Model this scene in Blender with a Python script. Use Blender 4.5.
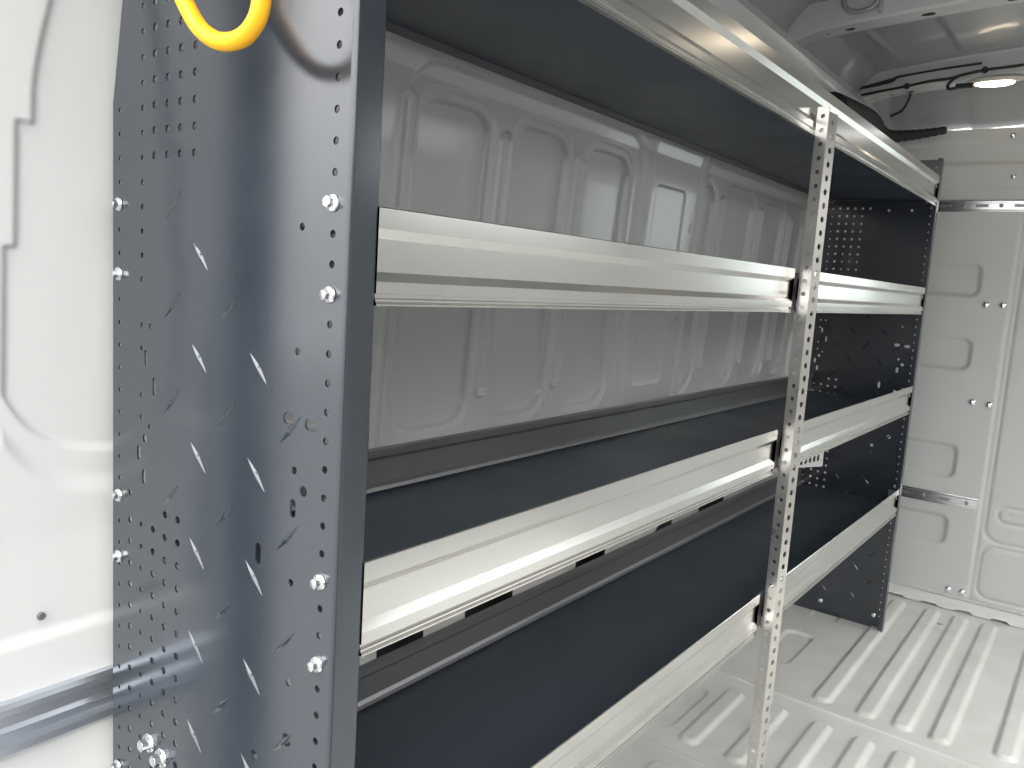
import bpy, bmesh, math, random
import numpy as np
from mathutils import Vector, Matrix

for o in list(bpy.data.objects):
    bpy.data.objects.remove(o, do_unlink=True)
SC = bpy.context.scene
COL = SC.collection
random.seed(4)

# ------------------------------------------------------------------ camera
CAM_H = 1.06
YAW, PITCH, ROLL, FPX = 0.6402, -0.1299, 0.0644, 809.97
cy, sy, cp, sp = math.cos(YAW), math.sin(YAW), math.cos(PITCH), math.sin(PITCH)
Fv = Vector((-sy * cp, cy * cp, sp)); Rv = Vector((cy, sy, 0)); Uv = Rv.cross(Fv)
R2 = Rv * math.cos(ROLL) + Uv * math.sin(ROLL)
U2 = -Rv * math.sin(ROLL) + Uv * math.cos(ROLL)
cd = bpy.data.cameras.new('camera'); cam = bpy.data.objects.new('camera', cd); COL.objects.link(cam)
m = Matrix.Identity(4)
for i in range(3):
    m[i][0], m[i][1], m[i][2] = R2[i], U2[i], -Fv[i]
m[0][3], m[1][3], m[2][3] = 0, 0, CAM_H
cam.matrix_world = m
cd.sensor_fit = 'HORIZONTAL'; cd.sensor_width = 36; cd.lens = FPX / 1024 * 36
cd.clip_start = 0.02
SC.camera = cam

# ------------------------------------------------------------------ world, exposure
w = bpy.data.worlds.new('overcast_sky'); SC.world = w; w.use_nodes = True
nt = w.node_tree; bg = nt.nodes['Background']
tc = nt.nodes.new('ShaderNodeTexCoord'); sx = nt.nodes.new('ShaderNodeSeparateXYZ'); rp = nt.nodes.new('ShaderNodeValToRGB')
nt.links.new(tc.outputs['Generated'], sx.inputs[0]); nt.links.new(sx.outputs[2], rp.inputs[0]); nt.links.new(rp.outputs[0], bg.inputs[0])
rp.color_ramp.elements[0].position = 0; rp.color_ramp.elements[0].color = (.31, .307, .302, 1); e = rp.color_ramp.elements.new(.3); e.color = (.54, .54, .54, 1)
rp.color_ramp.elements[1].position = .7; rp.color_ramp.elements[1].color = (1, .985, .965, 1)
bg.inputs[1].default_value = 5.0
SC.view_settings.view_transform = 'Standard'; SC.view_settings.look = 'None'
SC.view_settings.gamma = 1; SC.view_settings.use_curve_mapping = False
SC.view_settings.exposure = 0.55

# ------------------------------------------------------------------ materials
def mat(name, col, rough=.5, metal=0, coat=0, ior=None, emis=None, estr=0):
    mt = bpy.data.materials.new(name); mt.use_nodes = True
    b = mt.node_tree.nodes['Principled BSDF']
    b.inputs['Base Color'].default_value = (*col, 1); b.inputs['Roughness'].default_value = rough
    b.inputs['Metallic'].default_value = metal
    if coat: b.inputs['Coat Weight'].default_value = coat; b.inputs['Coat Roughness'].default_value = .08
    if ior: b.inputs['IOR'].default_value = ior
    if emis: b.inputs['Emission Color'].default_value = (*emis, 1); b.inputs['Emission Strength'].default_value = estr
    return mt, mt.node_tree, b

def noise_var(nt, b, sock, lo, hi, scale, stretch=(1, 1, 1), detail=3):
    tc = nt.nodes.new('ShaderNodeTexCoord'); mp = nt.nodes.new('ShaderNodeMapping')
    mp.inputs['Scale'].default_value = stretch
    n = nt.nodes.new('ShaderNodeTexNoise'); n.inputs['Scale'].default_value = scale; n.inputs['Detail'].default_value = detail
    r = nt.nodes.new('ShaderNodeMapRange'); r.inputs['From Min'].default_value = .3; r.inputs['From Max'].default_value = .7
    r.inputs['To Min'].default_value = lo; r.inputs['To Max'].default_value = hi
    nt.links.new(tc.outputs['Object'], mp.inputs[0]); nt.links.new(mp.outputs[0], n.inputs['Vector'])
    nt.links.new(n.outputs['Fac'], r.inputs['Value'])
    if sock: nt.links.new(r.outputs[0], b.inputs[sock])
    return r

def bump(nt, b, scale, strength, dist=.001, stretch=(1, 1, 1)):
    r = noise_var(nt, b, None, 0, 1, scale, stretch)
    bp = nt.nodes.new('ShaderNodeBump'); bp.inputs['Strength'].default_value = strength; bp.inputs['Distance'].default_value = dist
    nt.links.new(r.outputs[0], bp.inputs['Height']); nt.links.new(bp.outputs[0], b.inputs['Normal'])

M_VAN, n_, b_ = mat('white_van_paint', (.70, .705, .70), .34, 0, .6)
M_ROOF, n_, b_ = mat('shade_darkened_roof_paint', (.33, .34, .345), .4, 0, .3)  # wall paint darkened, so the dimness under the roof sits in the colour
M_BULK, n_, b_ = mat('grey_white_bulkhead_paint', (.56, .57, .56), .42, 0, .2)
M_BLIP, n_, b_ = mat('lightened_back_lip_grey', (.20, .205, .21), .34, .55)  # lighter than the trays; reflection off the front lips put into the grey
M_RAIL, n_, b_ = mat('galvanised_wall_rail', (.62, .66, .72), .3, .9)
M_FLOOR, n_, b_ = mat('white_floor_paint', (.70, .70, .68), .42, 0, .15)
r_ = noise_var(n_, b_, None, 0, 1, 9, (1, 1, 1), 6)
cr = n_.nodes.new('ShaderNodeMix'); cr.data_type = 'RGBA'
cr.inputs[6].default_value = (.72, .72, .70, 1); cr.inputs[7].default_value = (.64, .64, .61, 1)
n_.links.new(r_.outputs[0], cr.inputs[0]); n_.links.new(cr.outputs[2], b_.inputs['Base Color'])
M_PANEL, n_, b_ = mat('slate_grey_steel_paint', (.027, .036, .049), .15, .16, 0, 1.95)
noise_var(n_, b_, 'Roughness', .13, .19, 8)
bump(n_, b_, 900, .05, .0004)
M_TRAY, n_, b_ = mat('slate_grey_tray_paint', (.052, .070, .096), .33, .25, 0, 1.8)
noise_var(n_, b_, 'Roughness', .32, .42, 5)
M_ALU, n_, b_ = mat('brushed_aluminium', (.69, .685, .665), .27, 1)
noise_var(n_, b_, 'Roughness', .17, .27, 5, (1, .35, 1), 2)
b_.inputs['Anisotropic'].default_value = .35
cx = n_.nodes.new('ShaderNodeCombineXYZ'); cx.inputs[1].default_value = 1
n_.links.new(cx.outputs[0], b_.inputs['Tangent'])
M_POST, n_, b_ = mat('galvanised_angle_steel', (.74, .72, .68), .24, 1)
noise_var(n_, b_, 'Roughness', .27, .35, 12)
M_ZINC, n_, b_ = mat('zinc_plated_steel', (.82, .84, .85), .22, 1)
M_BLACK, n_, b_ = mat('black_rubber', (.012, .013, .015), .6)
M_DARKALU, n_, b_ = mat('dull_steel_clip', (.30, .30, .31), .4, .8)
M_YEL, n_, b_ = mat('yellow_plastic', (.93, .47, .008), .45)
noise_var(n_, b_, 'Roughness', .38, .52, 60)
b_.inputs['Subsurface Weight'].default_value = .05
M_LAMP, n_, b_ = mat('lit_lamp_lens', (.9, .85, .75), .3, 0, 0, None, (1, .84, .62), 9)
M_LAMPB, n_, b_ = mat('lamp_housing_plastic', (.7, .66, .58), .35)
M_GLASS, n_, b_ = mat('clear_window_glass', (.85, .95, .93), .02)
b_.inputs['Transmission Weight'].default_value = 1; b_.inputs['IOR'].default_value = 1.05
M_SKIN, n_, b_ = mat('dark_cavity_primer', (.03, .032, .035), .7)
M_GROUND, n_, b_ = mat('yard_concrete', (.16, .16, .155), .85)
noise_var(n_, b_, 'Roughness', .75, .9, 3)

# ------------------------------------------------------------------ mesh helpers
def link(name, me, mt=None, parent=None):
    o = bpy.data.objects.new(name, me); COL.objects.link(o)
    if mt: me.materials.append(mt)
    if parent: o.parent = parent
    return o

def empty(name, loc, label, cat, group=None):
    o = bpy.data.objects.new(name, None); COL.objects.link(o); o.location = loc
    o.empty_display_size = .05
    tag(o, label, cat, group); return o

def tag(o, label=None, cat=None, group=None, kind=None):
    if label: o['label'] = label
    if cat: o['category'] = cat
    if group: o['group'] = group
    if kind: o['kind'] = kind
    return o

def add_box(bm, x0, x1, y0, y1, z0, z1, bev=0):
    g = bmesh.ops.create_cube(bm, size=1)
    for v in g['verts']:
        v.co = Vector(((x0 + x1) / 2 + v.co.x * (x1 - x0), (y0 + y1) / 2 + v.co.y * (y1 - y0), (z0 + z1) / 2 + v.co.z * (z1 - z0)))
    if bev:
        es = list({e for v in g['verts'] for e in v.link_edges})
        bmesh.ops.bevel(bm, geom=es, offset=bev, segments=2, affect='EDGES', profile=.6)

def bm_obj(name, bm, mt, parent=None, smooth=False):
    bmesh.ops.recalc_face_normals(bm, faces=bm.faces)
    me = bpy.data.meshes.new(name); bm.to_mesh(me); bm.free()
    if smooth:
        for p in me.polygons: p.use_smooth = True
    return link(name, me, mt, parent)

def add_prism(bm, prof, fn, a, b):
    """closed 2D profile swept between a and b; fn(p, q, t) -> xyz"""
    v0 = [bm.verts.new(fn(p, q, a)) for p, q in prof]; v1 = [bm.verts.new(fn(p, q, b)) for p, q in prof]
    n = len(prof)
    for i in range(n):
        bm.faces.new((v0[i], v0[(i + 1) % n], v1[(i + 1) % n], v1[i]))
    for vs in (v0, v1):
        f = bm.faces.new(vs)
        bmesh.ops.triangulate(bm, faces=[f])

def sheet_profile(pts, t):
    """thicken an open polyline into a closed profile (offset to the left)"""
    n = len(pts); off = []
    for i in range(n):
        a = Vector(pts[max(i - 1, 0)]); b = Vector(pts[i]); c = Vector(pts[min(i + 1, n - 1)])
        d1 = (b - a).normalized() if i > 0 else (c - b).normalized()
        d2 = (c - b).normalized() if i < n - 1 else d1
        n1 = Vector((-d1.y, d1.x)); n2 = Vector((-d2.y, d2.x)); nn = (n1 + n2)
        nn = nn.normalized() if nn.length > 1e-6 else n1
        k = 1 / max(.35, nn.dot(n1))
        off.append((b.x + nn.x * t * k, b.y + nn.y * t * k))
    return list(pts) + off[::-1]

def add_sheet(bm, pts, t, fn, a, b):
    """folded sheet: open polyline of thickness t swept from a to b, ends closed segment by segment"""
    prof = sheet_profile(pts, t); n = len(pts); N = 2 * n
    v0 = [bm.verts.new(fn(p, q, a)) for p, q in prof]; v1 = [bm.verts.new(fn(p, q, b)) for p, q in prof]
    for i in range(N): bm.faces.new((v0[i], v0[(i + 1) % N], v1[(i + 1) % N], v1[i]))
    for vs in (v0, v1):
        for i in range(n - 1): bm.faces.new((vs[i], vs[i + 1], vs[N - 2 - i], vs[N - 1 - i]))

def perf_strip(width, xc, r, z0, pitch, count, ztop, t):
    """strip 0..width in x, one round hole per pitch below z0, down to z=0; thickness t"""
    bm = bmesh.new(); K = 16
    def cell(za, zb, hole):
        if not hole:
            add_box(bm, 0, width, 0, t, za, zb); return
        zc = (za + zb) / 2; ring = []; rect = []
        for k in range(K):
            a = 2 * math.pi * k / K; c, s_ = math.cos(a), math.sin(a)
            ring.append((xc + r * c, zc + r * s_))
            hw = (width - xc) if c > 0 else xc; hh = (zb - za) / 2
            f = min(hw / abs(c) if abs(c) > 1e-6 else 9, hh / abs(s_) if abs(s_) > 1e-6 else 9)
            rect.append([xc + c * f, zc + s_ * f])
        for cx_, cz_ in ((0, za), (0, zb), (width, za), (width, zb)):      # snap nearest perimeter points to the corners
            j = min(range(K), key=lambda i: (rect[i][0] - cx_) ** 2 + (rect[i][1] - cz_) ** 2)
            rect[j] = [cx_, cz_]
        L = []
        for yy in (0, t):
            L.append(([bm.verts.new((x, yy, z)) for x, z in rect], [bm.verts.new((x, yy, z)) for x, z in ring]))
        for k in range(K):
            j = (k + 1) % K
            for q in (0, 1): bm.faces.new((L[q][0][k], L[q][0][j], L[q][1][j], L[q][1][k]))
            bm.faces.new((L[0][1][k], L[0][1][j], L[1][1][j], L[1][1][k]))
            if abs(rect[k][0] - rect[j][0]) < 1e-9 and (rect[k][0] < 1e-9 or rect[k][0] > width - 1e-9):
                bm.faces.new((L[0][0][k], L[0][0][j], L[1][0][j], L[1][0][k]))
    cell(z0, ztop, False)
    z = z0
    for k in range(count):
        cell(z - pitch, z, True); z -= pitch
    if z > .003: cell(.001, z, False)
    bmesh.ops.remove_doubles(bm, verts=bm.verts, dist=1e-6)
    return bm

def add_tube(bm, pts, r, n=10, closed=False):
    pts = [Vector(p) for p in pts]; N = len(pts); rings = []
    prev = None
    for i in range(N):
        if closed: d = pts[(i + 1) % N] - pts[i - 1]
        else: d = pts[min(i + 1, N - 1)] - pts[max(i - 1, 0)]
        d.normalize()
        if prev is None:
            up = Vector((0, 0, 1)) if abs(d.z) < .9 else Vector((0, 1, 0))
            a = d.cross(up).normalized()
        else:
            a = (prev - d * prev.dot(d)).normalized()
        prev = a; b = d.cross(a)
        rr = r(i / (N - 1)) if callable(r) else r
        rings.append([bm.verts.new(pts[i] + (a * math.cos(k * 2 * math.pi / n) + b * math.sin(k * 2 * math.pi / n)) * rr) for k in range(n)])
    for i in range(N if closed else N - 1):
        p, q = rings[i], rings[(i + 1) % N]
        for k in range(n):
            bm.faces.new((p[k], p[(k + 1) % n], q[(k + 1) % n], q[k]))
    if not closed:
        bm.faces.new(rings[0][::-1]); bm.faces.new(rings[-1])

def spline(pts, n=8):
    pts = [Vector(p) for p in pts]; out = []
    P = [pts[0] * 2 - pts[1]] + pts + [pts[-1] * 2 - pts[-2]]
    for i in range(1, len(P) - 2):
        for k in range(n):
            t = k / n
            out.append(.5 * ((2 * P[i]) + (P[i + 1] - P[i - 1]) * t + (2 * P[i - 1] - 5 * P[i] + 4 * P[i + 1] - P[i + 2]) * t * t + (3 * P[i] - P[i - 1] - 3 * P[i + 1] + P[i + 2]) * t ** 3))
    out.append(pts[-1]); return out

def lathe(bm, prof, c, axis, n=20):
    """prof: (r, h) ; axis unit vector"""
    ax = Vector(axis).normalized(); a = ax.orthogonal().normalized(); b = ax.cross(a); c = Vector(c); rings = []
    for r, h in prof:
        rings.append([bm.verts.new(c + ax * h + (a * math.cos(2 * math.pi * k / n) + b * math.sin(2 * math.pi * k / n)) * max(r, 1e-5)) for k in range(n)])
    for p, q in zip(rings, rings[1:]):
        for k in range(n): bm.faces.new((p[k], p[(k + 1) % n], q[(k + 1) % n], q[k]))
    bm.faces.new(rings[0][::-1]); bm.faces.new(rings[-1])

def cut_sheet(outline, holes, t):
    """flat sheet with real holes through it, in the xz plane, thickness t from y=0 to y=t; returns bmesh"""
    cu = bpy.data.curves.new('tmp', 'CURVE'); cu.dimensions = '2D'; cu.fill_mode = 'BOTH'; cu.extrude = t / 2
    for loop in [outline] + holes:
        s = cu.splines.new('POLY'); s.points.add(len(loop) - 1); s.use_cyclic_u = True
        for p, (x, z) in zip(s.points, loop): p.co = (x, z, 0, 1)
    o = bpy.data.objects.new('tmp', cu); COL.objects.link(o)
    bpy.context.view_layer.update()
    me = bpy.data.meshes.new_from_object(o.evaluated_get(bpy.context.evaluated_depsgraph_get()))
    bm = bmesh.new(); bm.from_mesh(me)
    for v in bm.verts: v.co = Vector((v.co.x, v.co.z + t / 2, v.co.y))
    bpy.data.objects.remove(o); bpy.data.meshes.remove(me); bpy.data.curves.remove(cu)
    return bm

def circ(x, z, r, n=12): return [(x + r * math.cos(2 * math.pi * k / n), z + r * math.sin(2 * math.pi * k / n)) for k in range(n)]
def slot(x, z, hw, hh, n=6):
    r = min(hw, hh); out = []
    for k in range(4 * n):
        a = 2 * math.pi * (k + .5) / (4 * n); c, s = math.cos(a), math.sin(a)
        out.append((x + math.copysign(hw - r, c) + r * c, z + math.copysign(hh - r, s) + r * s))
    return out

# numpy reliefs (pressed sheet metal)
def sst(x, a, b):
    t = np.clip((x - a) / (b - a), 0, 1); return t * t * (3 - 2 * t)
def rr(u, v, u0, u1, v0, v1, r):
    cu, cv, hu, hv = (u0 + u1) / 2, (v0 + v1) / 2, (u1 - u0) / 2, (v1 - v0) / 2
    qx = np.abs(u - cu) - hu + r; qy = np.abs(v - cv) - hv + r
    return np.hypot(np.maximum(qx, 0), np.maximum(qy, 0)) + np.minimum(np.maximum(qx, qy), 0) - r
def press(u, v, u0, u1, v0, v1, r, wdt=.008): return sst(-rr(u, v, u0, u1, v0, v1, r), -wdt / 2, wdt / 2)
def bead(u, v, u0, u1, v0, v1, r, wdt=.008): return np.exp(-(rr(u, v, u0, u1, v0, v1, r) / wdt) ** 2)

def relief(name, us, vs, fn, mt, parent=None, drop=None):
    Ug, Vg = np.meshgrid(us, vs, indexing='ij')
    P = fn(Ug, Vg)                       # (nu,nv,3)
    nu, nv = Ug.shape
    idx = np.arange(nu * nv).reshape(nu, nv)
    f = np.stack([idx[:-1, :-1], idx[1:, :-1], idx[1:, 1:], idx[:-1, 1:]], -1)
    if drop is not None:
        uc = (Ug[:-1, :-1] + Ug[1:, 1:]) / 2; vc = (Vg[:-1, :-1] + Vg[1:, 1:]) / 2
        f = f[~drop(uc, vc)]
    f = f.reshape(-1, 4)
    me = bpy.data.meshes.new(name)
    me.vertices.add(nu * nv); me.vertices.foreach_set('co', P.reshape(-1).astype('f'))
    me.loops.add(f.size); me.loops.foreach_set('vertex_index', f.reshape(-1).astype('i'))
    me.polygons.add(len(f)); me.polygons.foreach_set('loop_start', np.arange(0, f.size, 4, dtype='i'))
    me.polygons.foreach_set('use_smooth', np.ones(len(f), dtype=bool))
    me.update(); me.validate()
    return link(name, me, mt, parent)

# ================================================================== THE VAN SHELL
Y_BACK, Y_FRONT = .30, 3.186

def wall_x(z):
    t = np.maximum(z - 1.35, 0)
    return .905 - .06 * np.clip(z - .75, 0, .60) - .24 * t - .35 * t * t

def wall_relief(Y, Z):
    h = np.zeros_like(Y)
    # shift so that the pressings follow the lean of the wall
    # first bay of three windows-like pressings
    h -= .006 * press(Y, Z, .875, 1.60, .70, 1.375, .07, .012)
    for a, b in ((.912, 1.085), (1.150, 1.322), (1.385, 1.560)):
        h -= .0045 * press(Y, Z, a - .016, b + .006, .790, 1.341, .056, .0045)
        h -= .0130 * press(Y, Z, a, b, .803, 1.325, .045, .0032)
    for c in (1.1175, 1.353):
        h += .0085 * bead(Y, Z, c - .014, c + .014, .85, 1.30, .012, .0042)
    h += .004 * bead(Y, Z, .86, .895, .60, 1.32, .016, .006)
    # pillar with smooth plate
    h += .014 * press(Y, Z, 1.60, 1.90, .45, 1.62, .03, .045)
    h -= .0045 * press(Y, Z, 1.645, 1.79, .835, 1.285, .014, .007)
    h += .006 * np.exp(-((Y - 1.872) / .006) ** 2) * sst(Z, .6, .62)
    h -= .012 * np.exp(-((Y - 1.857) / .0035) ** 2)
    for z0 in (1.20, .99, 1.21):
        for y0 in (1.838, 1.885):
            h -= .008 * np.exp(-(((Y - y0) ** 2 + (Z - z0) ** 2) / .004 ** 2))
    # second bay
    h -= .006 * press(Y, Z, 1.91, 2.75, .70, 1.375, .05, .012)
    for a, b in ((1.93, 2.012), (2.075, 2.285), (2.36, 2.54), (2.62, 2.74)):
        h -= .0045 * press(Y, Z, a - .016, b + .006, .790, 1.341, .056, .0045)
        h -= .0130 * press(Y, Z, a, b, .803, 1.325, .045, .0032)
    for c in (2.043, 2.322, 2.58):
        h += .0085 * bead(Y, Z, c - .013, c + .013, .85, 1.30, .011, .0042)
    h += .010 * press(Y, Z, 2.78, 2.95, .2, 1.62, .02, .02)
    # lengthwise folds
    h += .008 * sst(Z, 1.385, 1.40)
    h += .006 * np.exp(-((Z - 1.43) / .006) ** 2)
    # rear quarter pressing nearest the doors
    edge = np.where(Z > 1.18, .366 + .03 * sst(Z, 1.2, 1.4), np.where(Z > 1.06, .351, .341))
    zc = .838 + .075 * np.exp(-np.maximum(Y - .34, 0) / .034)
    q = np.minimum(sst(Y - edge, -.003, .006), sst(Z - zc, -.005, .006)) * sst(.80 - Y, 0, .02)
    h -= .0055 * q
    low = .795 + .072 * np.exp(-np.maximum(Y - .34, 0) / .040)
    h += .006 * sst(low - Z, -.014, .014) * sst(.80 - Y, 0, .02)
    # belt of lengthwise rails low on the wall
    h += .006 * sst(.642 - Z, -.008, .008)
    h -= .030 * (sst(Z, .528, .534) * sst(.580 - Z, 0, .006)) * sst(.80 - Y, 0, .02)
    h += .010 * np.exp(-((Z - .550) / .004) ** 2)
    h -= .006 * sst(.515 - Z, -.004, .004)
    h += .012 * sst(.47 - Z, -.006, .006) * sst(Y, .8, .83)
    return h

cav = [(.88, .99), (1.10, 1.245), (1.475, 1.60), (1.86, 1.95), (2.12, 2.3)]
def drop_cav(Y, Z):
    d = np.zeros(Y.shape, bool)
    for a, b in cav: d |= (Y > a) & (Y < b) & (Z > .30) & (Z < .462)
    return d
def f_left(Y, Z): return np.stack([-wall_x(Z) + wall_relief(Y, Z), Y, Z], -1)
ys = np.arange(Y_BACK, Y_FRONT + .001, .0025); zs = np.arange(0, 1.6601, .0027)
wall_left = relief('wall_left', ys, zs, f_left, M_VAN, None, drop_cav)
tag(wall_left, 'pressed white van side wall behind the shelving', kind='structure')
# outer skin behind the inner panel
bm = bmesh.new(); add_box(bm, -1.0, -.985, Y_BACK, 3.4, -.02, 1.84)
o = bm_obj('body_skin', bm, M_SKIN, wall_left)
# small grey plug in the wall near the doors
bm = bmesh.new(); lathe(bm, [(.0045, 0), (.0045, .0015), (.003, .0022)], (-.8925, .3735, .6655), (1, 0, 0), 14)
o = bm_obj('plug', bm, M_DARKALU, wall_left); o['label'] = 'small dark round plug in the white wall'

def f_right(Y, Z): return np.stack([wall_x(Z) - wall_relief(Y, Z) * .6, Y, Z], -1)
ys2 = np.arange(Y_BACK, Y_FRONT + .001, .02); zs2 = np.arange(0, 1.6601, .02)
bm = bmesh.new()
pr = [(-.912, .522), (-.884, .522), (-.881, .526), (-.881, .534), (-.889, .538), (-.889, .546), (-.885, .550), (-.889, .554), (-.889, .566), (-.881, .570), (-.879, .578), (-.884, .582), (-.912, .582)]
add_prism(bm, pr, lambda p, q, t: (p, t, q), Y_BACK, .80)
o = bm_obj('trim_5', bm, M_RAIL); tag(o, kind='structure')

def drop_door(Y, Z): return (Y > 1.75) & (Y < 2.95) & (Z > .02) & (Z < 1.52)
wall_right = relief('wall_right', ys2, zs2, f_right, M_VAN, None, drop_door)
tag(wall_right, kind='structure')

# rear door frames with rubber seal (the body ends here, daylight behind the camera)
for s, nm in ((-1, 'trim_1'), (1, 'trim_2')):
    bm = bmesh.new()
    add_box(bm, *sorted((s * .885, s * 1.0)), .21, Y_BACK, 0, 1.80, .006)
    o = bm_obj(nm, bm, M_VAN); tag(o, kind='structure')
    bm = bmesh.new(); [add_tube(bm, [(s * .888, yy, .0), (s * .888, yy, .9), (s * .880, yy, 1.5), (s * .80, yy, 1.74)], .017) for yy in (.225, .262)]
    bm_obj('door_seal', bm, M_BLACK, o, True)

# ------------------------------------------------------------------ floor
def floor_relief(X, Y):
    h = np.zeros_like(X)
    for x in (-.515, -.405, -.318, -.232, -.095, .01, .10, .20, .32, .43, .55, .66):
        h += .010 * press(X, Y, x - .021, x + .021, 2.15 if abs(x) > .1 else 2.18, 3.10, .018, .012)
    for x in (-.70, -.585, -.475, -.375, -.285, -.185, -.085, .02, .12, .22, .34, .46, .6):
        h += .010 * press(X, Y, x - .021, x + .021, 1.72, 2.04, .018, .012)
        h += .010 * press(X, Y, x - .021, x + .021, .25, 1.60, .018, .012)
    h -= .008 * press(X, Y, -.735, -.655, 2.30, 2.56, .03, .010)
    h -= .008 * press(X, Y, -.72, -.64, 2.72, 2.95, .03, .010)
    h -= .008 * press(X, Y, -.84, -.76, 1.75, 2.0, .03, .010)
    h += .003 * sst(Y - 2.107 - (X + .62) * -.01, -.001, .001)
    h += .0025 * np.exp(-((Y - 1.665) / .003) ** 2)
    return h
def f_floor(X, Y): return np.stack([X, Y, floor_relief(X, Y) - .0035], -1)
floor = relief('floor', np.arange(-.90, .9001, .0045), np.arange(Y_BACK, 3.25, .0045), f_floor, M_FLOOR)
tag(floor, 'ribbed white-painted van load floor', kind='structure')
bm = bmesh.new(); add_box(bm, -1.0, 1.0, .0, 3.4, -.06, -.013)
bm_obj('floor_underside', bm, M_SKIN, floor)
bm = bmesh.new()
add_prism(bm, [(-.0016, -.004), (.0016, -.004), (.0012, .0032), (-.0012, .0032)], lambda p, q, t: (t, 2.109 - .02 * (t + .6) + p, q), -.895, .895)
bm_obj('floor_seam', bm, M_FLOOR, floor)
for (x, y) in ((-.372, 2.98), (-.335, 2.90)):
    bm = bmesh.new(); lathe(bm, [(.011, -.004), (.011, .001), (.008, .003), (.0035, .0035)], (x + .008, y, .0), (0, 0, 1), 16)
    bm_obj('floor_bolt', bm, M_ZINC, floor)

# yard outside
bm = bmesh.new(); add_box(bm, -12, 12, -14, 12, -.75, -.65)
g = bm_obj('ground', bm, M_GROUND); tag(g, kind='structure')

M_SKYBLOCK, n_, b_ = mat('sky_block_grey', (.16, .16, .155), .9)
bm = bmesh.new(); add_box(bm, 2.6, 2.8, -3, 6.5, -.65, 1.5); add_box(bm, 2.56, 2.84, -3, 6.5, 1.5, 1.56)  # unseen wall added to block low sky light at the side door
o = bm_obj('wall_sky_block', bm, M_SKYBLOCK); tag(o, kind='structure')

# ------------------------------------------------------------------ far bulkhead
def bulk_relief(X, Z):
    h = np.zeros_like(X)
    left = X < -.31
    # left, riveted sheet with hooked pressings
    for z0, z1 in ((1.10, 1.206), (.845, .95), (.462, .577), (.222, .322)):
        h -= .012 * press(X, Z, -.95, -.412, z0, z1, .026, .011)
    h += .004 * sst(-.31 - X, -.0015, .0015)
    h -= .010 * np.exp(-((X + .312) / .0030) ** 2) * (Z < 1.45)
    # right sheet
    h -= .006 * bead(X, Z, -.296, .9, .262, 1.44, .05, .004)
    h -= .006 * bead(X, Z, -.296, .9, .06, .245, .04, .004)
    h -= .006 * bead(X, Z, -.262, -.12, .335, .39, .026, .005)
    h -= .005 * np.exp(-(((X + .225) ** 2 + (Z - .365) ** 2) / .004 ** 2))
    h += .014 * sst(Z, 1.455, 1.475)
    h -= .010 * sst(Z, 1.535, 1.55)
    h += .012 * sst(Z, 1.60, 1.615)
    return h
def f_bulk(X, Z): return np.stack([X, Y_FRONT - bulk_relief(X, Z), Z], -1)
def drop_win(X, Z): return (X > -.22) & (X < .24) & (Z > 1.04) & (Z < 1.38)
wall_front = relief('wall_front', np.arange(-.92, .9201, .0055), np.arange(0, 1.6601, .0055), f_bulk, M_BULK, None, drop_win)
tag(wall_front, 'grey-white pressed sheet bulkhead across the far end', kind='structure')
rv = None
for i, (x, z) in enumerate(((-.385, 1.073), (-.335, 1.075), (-.386, .737), (-.335, .734), (-.380, .062), (-.336, .064), (-.372, 1.628), (-.355, 1.497))):
    if rv is None:
        bm = bmesh.new(); lathe(bm, [(.0125, 0), (.0125, .002), (.0105, .005), (.006, .0072), (.001, .008)], (0, 0, 0), (0, -1, 0), 18)
        rv = bm_obj('rivet', bm, M_ZINC, wall_front, True); o = rv
    else:
        o = rv.copy(); COL.objects.link(o)
    o.location = (x, Y_FRONT - (.004 if z < 1.4 else (.026 if z > 1.6 else .018)) + .001, z)
    if z > 1.4: o.scale = (.75, .75, .75)
# foot trim with wavy lower edge
prof = [(-.92, .002)]
x = -.92
while x < .80:
    prof += [(x + .02, .002), (x + .03, .012), (x + .07, .012), (x + .08, .002)]; x += .11
prof += [(.92, .002), (.92, .046), (-.92, .046)]
bm = cut_sheet(prof, [], .006)
for v in bm.verts: v.co.y += 3.150
add_box(bm, -.92, .92, 3.150, 3.182, .044, .048)
tr = bm_obj('baseboard_front', bm, M_VAN); tag(tr, kind='structure')
# window of the bulkhead (to the right of the frame)
bm = bmesh.new(); add_box(bm, -.235, .255, 3.176, 3.184, 1.025, 1.04); add_box(bm, -.235, .255, 3.176, 3.184, 1.38, 1.395)
add_box(bm, -.235, -.22, 3.176, 3.184, 1.04, 1.38); add_box(bm, .24, .255, 3.176, 3.184, 1.04, 1.38)
wn = bm_obj('window_1', bm, M_BLACK); tag(wn, kind='structure')
bm = bmesh.new(); add_box(bm, -.22, .24, 3.178, 3.182, 1.04, 1.38); bm_obj('pane', bm, M_GLASS, wn)

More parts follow.
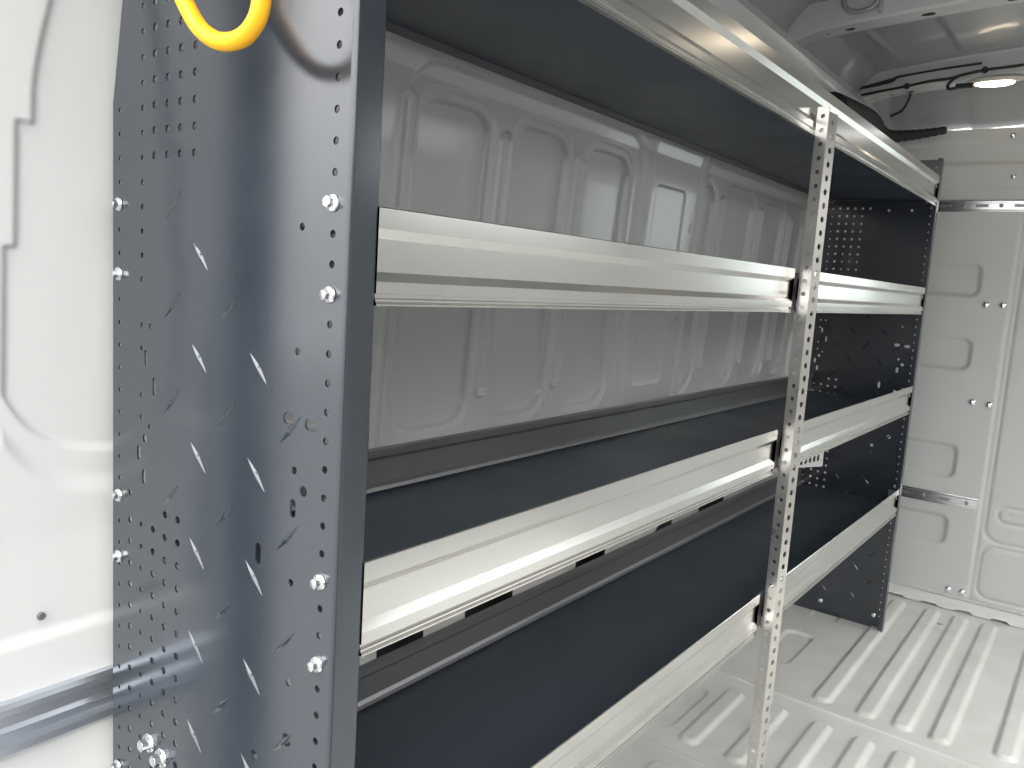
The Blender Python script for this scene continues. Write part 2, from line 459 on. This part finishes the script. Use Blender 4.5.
# cargo tie-down tracks bolted on the bulkhead
def cargo_track(x0, x1, z, label, yb):
    t = empty('cargo_track', ((x0 + x1) / 2, yb, z), label, 'cargo rail', 'cargo tie-down rails on the bulkhead')
    hh = .0205; L = x1 - x0
    prof = [(-hh, 0), (-hh, -.003), (-hh + .005, -.0035), (-hh + .007, -.010), (-hh + .012, -.010), (-hh + .013, -.004),
            (hh - .013, -.004), (hh - .012, -.010), (hh - .007, -.010), (hh - .005, -.0035), (hh, -.003), (hh, 0)]
    bm = bmesh.new(); add_prism(bm, prof, lambda p, q, tt: (tt, q, p), -L / 2, L / 2)
    bm_obj('rail', bm, M_ZINC, t)
    n = max(2, int(L / .055)); kinds = [None, None]
    for k in range(n):
        xx = -L / 2 + L * (k + .5) / n
        if kinds[k % 2] is None:
            bm = bmesh.new()
            if k % 2: lathe(bm, [(.0065, -.004), (.0065, -.0075), (.003, -.009)], (0, 0, 0), (0, 1, 0), 12)
            else: add_box(bm, -.018, .018, -.0075, -.0035, -.0045, .0045, .001)
            o = kinds[k % 2] = bm_obj('track_stud' if k % 2 else 'track_slot', bm, M_DARKALU, t)
        else:
            o = kinds[k % 2].copy(); COL.objects.link(o)
        o.location = (xx, 0, 0)
    return t
cargo_track(-.575, .6, 1.404, 'upper galvanised cargo rail running across the bulkhead near the roof', Y_FRONT - .003)
cargo_track(-.60, -.325, .384, 'short lower galvanised cargo rail on the bulkhead, ending at the seam', Y_FRONT - .005)

# ------------------------------------------------------------------ roof
def roof_z(X): return 1.80 + .045 * (1 - (X / .78) ** 2)
def f_roof(X, Y):
    z = roof_z(X)
    z = z - .10 * sst(np.abs(X), .74, .86) - .035 * sst(np.abs(X), .84, .90)
    z = z - .16 * sst(Y, 3.02, 3.19) ** 1.3 * 1.0
    def ln(x0, y0, x1, y1, wd=.006):
        dx, dy = x1 - x0, y1 - y0; L = math.hypot(dx, dy)
        t = ((X - x0) * dx + (Y - y0) * dy) / L; s = ((X - x0) * dy - (Y - y0) * dx) / L
        return np.exp(-(s / wd) ** 2) * sst(t, -.01, .01) * sst(L - t, -.01, .01)
    for k in (0, .72, -.72, -1.44):
        z = z - .007 * ln(-.70, 2.26 + k, -.66, 2.80 + k)
        z = z - .007 * ln(-.62, 2.40 + k, -.50, 2.38 + k)
        z = z - .009 * press(X, Y, -.50, .50, 2.28 + k, 2.84 + k, .05, .02)
    return np.stack([X, Y, z], -1)
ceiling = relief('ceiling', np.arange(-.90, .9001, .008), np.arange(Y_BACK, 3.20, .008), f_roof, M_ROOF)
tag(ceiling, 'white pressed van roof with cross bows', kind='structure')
bm = bmesh.new(); add_box(bm, -1.0, 1.0, .05, 3.4, 1.87, 1.88); bm_obj('roof_skin', bm, M_SKIN, ceiling)

def bow(yf, parent, holes=True, dpt=.085, hgt=.068):
    bm = bmesh.new(); N = 44
    pr = [(-.012, hgt + .01), (0, hgt), (.004, .006), (.010, 0), (dpt - .01, 0), (dpt - .004, .006), (dpt, hgt), (dpt + .012, hgt + .01)]
    rows = []
    for i in range(N + 1):
        X = -.84 + 1.68 * i / N
        z0 = 1.725 + .045 * (1 - (X / .86) ** 2) - .02 * max(0, (abs(X) - .72) / .1)
        rows.append([bm.verts.new((X, yf + a, z0 + b)) for a, b in pr])
    for a, b in zip(rows, rows[1:]):
        for k in range(len(pr) - 1): bm.faces.new((a[k], a[k + 1], b[k + 1], b[k]))
    bmesh.ops.recalc_face_normals(bm, faces=bm.faces)
    o = bm_obj('roof_bow', bm, M_BULK, parent)
    return o
def bow_z(X): return 1.725 + .045 * (1 - (X / .86) ** 2)
for yf in (.74, 1.46, 2.18, 2.90):
    b = bow(yf, ceiling)
    if yf > 2:
        bm = bmesh.new()
        for x, r in ((-.76, .006), (-.71, .006), (-.655, .012), (-.475, .016), (-.30, .010), (-.2, .016)):
            lathe(bm, [(r, -.0012), (r, .001)], (x, yf + .045, bow_z(x)), (0, 0, 1), 14)
            for v in bm.verts[-28:]: v.co.y = yf + .045 + (v.co.y - yf - .045) * .6
        bm_obj('bow_hole', bm, M_BLACK, b)
# flat reinforcing bracket + ring-shaped boss on the nearer bow
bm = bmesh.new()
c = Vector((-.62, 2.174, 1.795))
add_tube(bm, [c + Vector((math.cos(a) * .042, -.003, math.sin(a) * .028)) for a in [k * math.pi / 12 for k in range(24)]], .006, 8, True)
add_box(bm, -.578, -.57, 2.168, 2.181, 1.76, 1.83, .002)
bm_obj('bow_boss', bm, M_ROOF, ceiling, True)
# side cant rails joining wall and roof
for s in (-1, 1):
    bm = bmesh.new()
    pr = [(.80, 1.655), (.792, 1.66), (.776, 1.70), (.79, 1.73), (.84, 1.74), (.99, 1.74), (.99, 1.655)]
    add_prism(bm, pr, lambda p, q, t: (s * p, t, q), Y_BACK, 3.19)
    o = bm_obj('trim_3' if s < 0 else 'trim_4', bm, M_VAN); tag(o, kind='structure')

# ------------------------------------------------------------------ dome lamps
def dome_lamp(x, y, z, label):
    t = empty('dome_lamp', (x, y, z), label, 'lamp')
    bm = bmesh.new(); prof = []
    def ell(rx, ry, zz, n=28): return [bm.verts.new((rx * math.cos(2 * math.pi * k / n), ry * math.sin(2 * math.pi * k / n), zz)) for k in range(n)]
    R = [ell(.074, .030, 0), ell(.078, .032, -.004), ell(.075, .030, -.010), ell(.055, .024, -.013)]
    for p, q in zip(R, R[1:]):
        for k in range(28): bm.faces.new((p[k], p[(k + 1) % 28], q[(k + 1) % 28], q[k]))
    bm.faces.new(R[0]); bm.faces.new(R[-1])
    bm_obj('housing', bm, M_LAMPB, t, True)
    bm = bmesh.new()
    R = [ell(.054, .0235, -.0132), ell(.052, .022, -.018), ell(.038, .016, -.022), ell(.012, .005, -.024)]
    for p, q in zip(R, R[1:]):
        for k in range(28): bm.faces.new((p[k], p[(k + 1) % 28], q[(k + 1) % 28], q[k]))
    bm.faces.new(R[-1])
    o = bm_obj('lens', bm, M_LAMP, t, True); o['label'] = 'glowing warm white lens'
    return t
dome_lamp(-.412, 2.925, bow_z(-.41) - .0005, 'lit oval dome lamp on the far roof bow')
dome_lamp(.0, 2.225, bow_z(0) - .0005, 'lit oval dome lamp on the nearer roof bow, above the aisle')

# ------------------------------------------------------------------ wiring on the roof
yb = 2.893
bm = bmesh.new()
add_tube(bm, spline([(-.86, 2.889, 1.722), (-.755, 2.889, 1.737), (-.654, 2.889, 1.749), (-.602, 2.889, 1.757), (-.568, 2.889, 1.760), (-.531, 2.889, 1.762), (-.499, 2.889, 1.769), (-.438, 2.889, 1.778), (-.337, 2.889, 1.783), (-.1, 2.889, 1.80), (.3, 2.889, 1.79)], 8), .0042, 8)
add_tube(bm, spline([(-.505, 2.884, 1.768), (-.522, 2.882, 1.755), (-.534, 2.882, 1.739), (-.528, 2.882, 1.728), (-.508, 2.884, 1.731)], 8), .0048, 8)
wr = bm_obj('wiring_harness', bm, M_BLACK, None, True)
tag(wr, 'black wiring harness clipped along the far roof bow', 'cable')
bm = bmesh.new()
bm.free()
for x, z in ((-.825, 1.727), (-.654, 1.749), (-.438, 1.778)):
    bm = bmesh.new(); lathe(bm, [(.008, -.006), (.0095, -.003), (.0095, .004), (.008, .008)], (x, 2.889, z), (0, 1, 0), 12)
    bm_obj('clip', bm, M_BLACK, wr)
bm = bmesh.new(); add_box(bm, -.512, -.462, 2.876, 2.892, 1.728, 1.742, .004); bm_obj('connector', bm, M_BLACK, wr)
bm = bmesh.new()
add_tube(bm, spline([(-.87, 2.889, 1.743), (-.791, 2.887, 1.755), (-.706, 2.886, 1.769), (-.683, 2.886, 1.779), (-.634, 2.887, 1.785), (-.535, 2.889, 1.794), (-.45, 2.893, 1.80)], 8), lambda t: .0035 + .0035 * math.exp(-((t - .33) / .16) ** 2), 8)
o = bm_obj('cable', bm, M_BLACK, None, True); tag(o, 'thicker black taped cable above the far roof bow', 'cable')
bm = bmesh.new()
add_tube(bm, spline([(-.655, 2.955, 1.742), (-.66, 2.96, 1.72), (-.68, 2.97, 1.69), (-.715, 2.98, 1.677)], 8), .004, 8)
o = bm_obj('cable', bm, M_BLACK, None, True); tag(o, 'thin black cable hanging down from the far roof bow', 'cable')
bm = bmesh.new()
add_tube(bm, spline([(-.72, 2.35, 1.58), (-.72, 2.60, 1.605), (-.73, 2.80, 1.625), (-.74, 2.95, 1.622), (-.725, 3.04, 1.622), (-.655, 3.10, 1.635), (-.565, 3.125, 1.650)], 12), lambda t: .042 - .030 * t + .0012 * math.sin(t * 300), 14)
o = bm_obj('corrugated_hose', bm, M_BLACK, None, True); tag(o, 'thick black corrugated hose lying in the roof corner above the shelving', 'hose')

# ================================================================== THE SHELVING
X0, XB = -.495, -.863          # front plane, rear edge of the end panels
YN, YF = .437, 2.767
unit = empty('van_shelving_unit', ((X0 + XB) / 2, (YN + YF) / 2, 0), 'slate grey and aluminium four-tier shelving unit along the van side wall', 'shelving unit')
UL = unit.location.copy()
PITCHH = .0242
def panel_mesh(flip=False):
    H = []
    z = 1.110
    H += [circ(-.5135, 1.110 + PITCHH * k, .0033) for k in range(-44, 16)]
    H += [circ(-.849, 1.205 - PITCHH * k, .0024, 10) for k in range(0, 48)]
    H += [circ(-.8045, 1.301 - PITCHH * k, .0028, 10) for k in range(-4, 12)]
    for i, x in enumerate((-.782, -.7585, -.736, -.712)):
        H += [circ(x, 1.157 + PITCHH * k, .0040) for k in range(0, 9)]
    H += [circ(-.690, 1.157 + PITCHH * 8, .0040), circ(-.634, 1.345, .0042), circ(-.568, 1.345, .0042)]
    for x, z1, n, r in ((-.8265, .776, 21, .0037), (-.804, .776, 21, .0027), (-.7805, .776, 21, .0039), (-.7575, .797, 21, .0039), (-.734, .797, 21, .0040)):
        H += [circ(x, z1 - PITCHH * k, r) for k in range(n)]
    H += [slot(-.796, .955, .0028, .0078), slot(-.780, .927, .0031, .0092), slot(-.809, .853, .0034, .0078), slot(-.799, .829, .0034, .0078)]
    H += [circ(-.788, .988, .0028, 8), circ(-.804, .988, .0028, 8), circ(-.804, .964, .0028, 8), circ(-.8045, .915, .0028, 8), circ(-.8045, .892, .0028, 8),
          circ(-.788, .884, .0028, 8), circ(-.797, .870, .0045, 10), circ(-.8265, .806, .0034, 10)]
    H += [slot(-.562, .928, .0082, .0048), slot(-.5325, .9265, .0082, .0048)]
    H += [circ(-.552, 1.091, .0034, 10), circ(-.553, .987, .0034, 10), circ(-.553, .884, .0036, 10), circ(-.540, .868, .0047), slot(-.5535, .850, .0038, .0082), slot(-.601, .797, .0038, .0102)]
    H += [circ(-.553, .783, .0034, 10), circ(-.553, .690, .0034, 10), circ(-.553, .635, .0062), circ(-.600, .60, .005)]
    out = [(-.499, .004), (XB, .004), (XB, 1.212), (-.81, 1.490), (-.80, 1.496), (-.499, 1.496)]
    bm = cut_sheet(out, H, .0018)
    # rolled front flange, its return lip, and the rear hem
    pts = [(-.499, 0)] + [(-.499 + .004 * math.sin(a), .004 - .004 * math.cos(a)) for a in [math.pi / 2 * k / 5 for k in range(1, 6)]] + [(-.495, .030), (-.4965, .032), (-.508, .032)]
    add_sheet(bm, pts, .0018, lambda p, q, t: (p, q, t), .004, 1.496)
    if flip:
        for v in bm.verts: v.co.y = .0018 - v.co.y
    # raised tread lozenges pressed into the sheet
    def loz(x, z, s):
        a = Vector((s, 0, 1)).normalized(); b = Vector((1, 0, -s)).normalized() if s > 0 else Vector((1, 0, 1)).normalized()
        b = Vector((a.z, 0, -a.x))
        L, W, hgt = .0205, .0036, .0021
        c0 = Vector((x, 0, z)); base = []
        ring = [(1, 0), (.5, .62), (.12, .95), (-.12, .95), (-.5, .62), (-1, 0), (-.5, -.62), (-.12, -.95), (.12, -.95), (.5, -.62)]
        for p, q in ring: base.append(bm.verts.new(c0 + a * p * L + b * q * W + Vector((0, .0004, 0))))
        top = [bm.verts.new(c0 + a * p * L * .9 + b * q * W * .22 + Vector((0, -hgt * (1 - .75 * abs(p)), 0))) for p, q in ring]
        n = len(ring)
        for k in range(n): bm.faces.new((base[k], base[(k + 1) % n], top[(k + 1) % n], top[k]))
        bm.faces.new(top)
        lathe(bm, [(.0034, -.0004), (.0028, .0008), (.0014, .0014)], (x, 0, z), (0, -1, 0), 8)
    for x, z0, s, lo in ((-.747, 1.109, 1, .81), (-.654, 1.0145, 1, .03), (-.560, .918, 1, .03), (-.700, 1.0615, -1, .03), (-.607, .966, -1, .03)):
        z = z0
        while z > lo:
            loz(x, z, s); z -= .0965
    return bm

# bolts: hex flange head pointing -Y
def bolt_mesh(R, name):
    bm = bmesh.new()
    lathe(bm, [(R * .98, 0), (R, R * .15), (R * .92, R * .3), (R * .6, R * .42)], (0, 0, 0), (0, -1, 0), 20)
    hx = [(R * .62 * math.cos(k * math.pi / 3), R * .62 * math.sin(k * math.pi / 3)) for k in range(6)]
    add_prism(bm, hx, lambda p, q, t: (p, -t, q), R * .3, R * 1.05)
    lathe(bm, [(R * .5, R * 1.0), (R * .47, R * 1.12), (R * .2, R * 1.14)], (0, 0, 0), (0, -1, 0), 12)
    bmesh.ops.recalc_face_normals(bm, faces=bm.faces)
    me = bpy.data.meshes.new(name); bm.to_mesh(me); bm.free(); me.materials.append(M_ZINC); return me
B_S, B_L = bolt_mesh(.0072, 'bolt_small'), bolt_mesh(.0105, 'bolt_large')

bm = panel_mesh(); near = bm_obj('end_panel', bm, M_PANEL, unit)
near.location = Vector((0, YN, 0)) - UL
near['label'] = 'near perforated end panel with tread lozenges'
bm = panel_mesh(True)
far = bm_obj('end_panel', bm, M_PANEL, unit)
far.location = Vector((0, YF, 0)) - UL
far['label'] = 'far perforated end panel standing near the bulkhead'
def put_bolt(par, x, z, me, rz=0, y=0):
    o = bpy.data.objects.new('bolt', me); COL.objects.link(o); o.parent = par; o.location = (x, y, z)
    o.rotation_euler = (random.uniform(-.12, .12), random.uniform(0, 1), 0)
    return o
for z in (1.438, 1.350, 1.110, 1.0375, .795, .721, .480, .408): put_bolt(near, -.5142, z, B_S)
for z in (1.110, 1.038, .798, .729, .480, .410): put_bolt(near, -.850, z, B_S)
put_bolt(near, -.7835, .536, B_L); put_bolt(near, -.7585, .529, B_L)
for z in (1.438, 1.37, 1.10, 1.045, .795, .735, .480, .42): put_bolt(far, -.5142, z, B_S, y=-.0002)
for z, x in ((.045, -.53), (.045, -.70)): put_bolt(far, x, z, B_S)

# shelves
H = .084
lip_prof = [(0, H), (.0010, H + .0008), (.0022, H), (.0022, H - .0020), (.0022, .79 * H), (-.0030, .690 * H), (-.0030, .350 * H), (.0022, .250 * H), (.0022, .130 * H),
            (-.0012, .120 * H), (-.0012, .080 * H), (.0016, .068 * H), (.0016, .045 * H), (0, .03 * H), (.0030, .018 * H), (.0030, 0), (-.004, 0),
            (-.004, .1 * H), (-.0005, .14 * H), (-.0005, .245 * H), (-.0056, .345 * H), (-.0056, .695 * H), (-.0005, .795 * H), (-.0005, H)]
def shelf(zb, zt, first, label):
    h = zt - zb; k = h / H
    zt_ = zb + .026
    bm = bmesh.new()
    # tray with folded front and back, hollow underneath
    prof = [(-.8100, zt_ + .012), (-.8100, zt_), (-.5060, zt_), (-.5050, zt_ + .03)]
    add_sheet(bm, prof, -.0016, lambda p, q, t: (p, t, q), YN + .0025, YF - .0025)
    tray = bm_obj('shelf', bm, M_TRAY, unit); tray.location = -UL
    tray['label'] = label
    bm = bmesh.new()
    prof = [(-.8065 - .014, zt_ + .060), (-.8065, zt_ + .060), (-.8065, zt_ + .050), (-.8095, zt_ + .045), (-.8095, zt_ + .012), (-.8060, zt_ + .007), (-.8045, zt_ + .0016)]
    add_sheet(bm, prof, -.0014, lambda p, q, t: (p, t, q), YN + .0025, YF - .0025)
    o = bm_obj('back_lip', bm, M_BLIP, tray); o['label'] = 'satin grey raised back lip'
    # stiffening hem below the back edge
    bm = bmesh.new()
    add_prism(bm, [(-.8085, zt_ - .012), (-.8060, zt_ - .013), (-.8045, zt_ - .011), (-.8045, zt_ - .001), (-.8085, zt_ - .001)], lambda p, q, t: (p, t, q), YN + .0025, YF - .0025)
    bm_obj('back_hem', bm, M_BLIP, tray)
    for (a, b) in (((YN + .0305, YF - .050),) if first else ((YN + .0305, 1.507), (1.550, YF - .050))):
        bm = bmesh.new()
        add_prism(bm, [(X0 + p - .0006, zb + q * k) for p, q in lip_prof], lambda p, q, t: (p, t, q), a, b)
        o = bm_obj('front_lip', bm, M_ALU, tray); o['label'] = 'ribbed aluminium front lip'
    # joiner plate behind the post and end connectors
    bm = bmesh.new()
    add_box(bm, X0 - .014, X0 - .0105, 1.46, 1.60, zb + .02, zt - .018, .001)
    add_box(bm, X0 - .0105, X0 - .006, 1.499, 1.555, zb + .004, zt - .006, .001)
    bm_obj('joiner_plate', bm, M_DARKALU, tray)
    bm = bmesh.new()
    ye = YF - .033
    add_box(bm, X0 - .012, X0 - .0085, ye - .045, ye, zb + .012, zt - .010, .001)
    add_box(bm, X0 - .032, X0 - .0085, ye - .001, ye + .002, zb + .012, zt - .010, .0008)
    add_box(bm, X0 - .012, X0 - .002, ye - .020, ye - .004, zt - .034, zt - .022, .001)
    add_box(bm, X0 - .012, X0 - .002, ye - .020, ye - .004, zb + .014, zb + .026, .001)
    bm_obj('end_connector', bm, M_DARKALU, tray)
    return tray
s1 = shelf(1.352, 1.440, True, 'top shelf seen from beneath')
s2 = shelf(1.030, 1.110, False, 'second shelf from the top, at eye level')
s3 = shelf(.724, .809, False, 'third shelf from the top')
s4 = shelf(.402, .484, False, 'lowest shelf')

# perforated angle post
PX, PY = -.4690, 1.5245
dA = Vector((math.sin(math.radians(-86)), math.cos(math.radians(-86)), 0)); dB = Vector((math.sin(math.radians(12)), math.cos(math.radians(12)), 0))
PR = Vector((PX, PY, 0))
bm = perf_strip(.0215, .0105, .0041, 1.3957, .0245, 56, 1.400, .0020)
nA = Vector((-dA.y, dA.x, 0)) * -1
for v in bm.verts: v.co = PR + dA * v.co.x + nA * v.co.y + Vector((0, 0, v.co.z))
bm2 = perf_strip(.0320, .0165, .0056, 1.3857, .0245, 56, 1.390, .0020)
nB = Vector((-dB.y, dB.x, 0))
for v in bm2.verts: v.co = PR + dB * v.co.x + nB * v.co.y + Vector((0, 0, v.co.z))
me2 = bpy.data.meshes.new('t'); bm2.to_mesh(me2); bm2.free(); bm.from_mesh(me2); bpy.data.meshes.remove(me2)
post = bm_obj('support_post', bm, M_POST, unit); post.location = -UL
post['label'] = 'perforated galvanised angle post'
for z in (1.380, 1.07, .766, .443):
    bm = bmesh.new(); add_box(bm, X0 + .0024, PX + .0010, PY + .008, PY + .034, z - .012, z + .012, .001)
    bm_obj('spacer', bm, M_DARKALU, post)
# perforated gusset under the third shelf just past the post
bm = cut_sheet([(1.64, .732), (1.885, .732), (1.893, .682), (1.887, .679), (1.64, .712)],
               [slot(1.73 + .030 * k, .7125 - .002 * k, .0095, .0075) for k in range(5)], .002)
for v in bm.verts: v.co = Vector((X0 - .016 + v.co.y, v.co.x, v.co.z))
gs = bm_obj('gusset_plate', bm, M_ZINC, unit); gs.location = -UL

# ------------------------------------------------------------------ yellow loop hanging on the near end panel
RC = (-.592, .385)   # x, y
pts = []
ctrl = [(-.583, 1.2275), (-.561, 1.2295), (-.546, 1.240), (-.541, 1.254), (-.541, 1.270), (-.549, 1.292), (-.572, 1.310), (-.612, 1.320), (-.650, 1.316), (-.664, 1.298), (-.651, 1.275), (-.627, 1.247), (-.605, 1.233)]
n = len(ctrl)
for i in range(n):
    P0, P1, P2, P3 = [Vector(ctrl[(i + j) % n]) for j in (-1, 0, 1, 2)]
    for k in range(8):
        t = k / 8
        q = .5 * ((2 * P1) + (P2 - P0) * t + (2 * P0 - 5 * P1 + 4 * P2 - P3) * t * t + (3 * P1 - P0 - 3 * P2 + P3) * t ** 3)
        pts.append((q.x, RC[1], q.y))
bm = bmesh.new(); add_tube(bm, pts, .0072, 14, True)
lp = bm_obj('hose_loop', bm, M_YEL, None, True)
tag(lp, 'bright yellow plastic loop hanging in front of the near end panel', 'loop')
bm = bmesh.new()
add_tube(bm, spline([(-.612, YN - .0005, 1.345), (-.612, YN - .02, 1.340), (-.612, .400, 1.318), (-.612, .385, 1.3085), (-.612, .370, 1.314), (-.612, .364, 1.332)], 6), .0035, 8)
hk = bm_obj('panel_hook', bm, M_ZINC, unit, True); hk.location = -UL
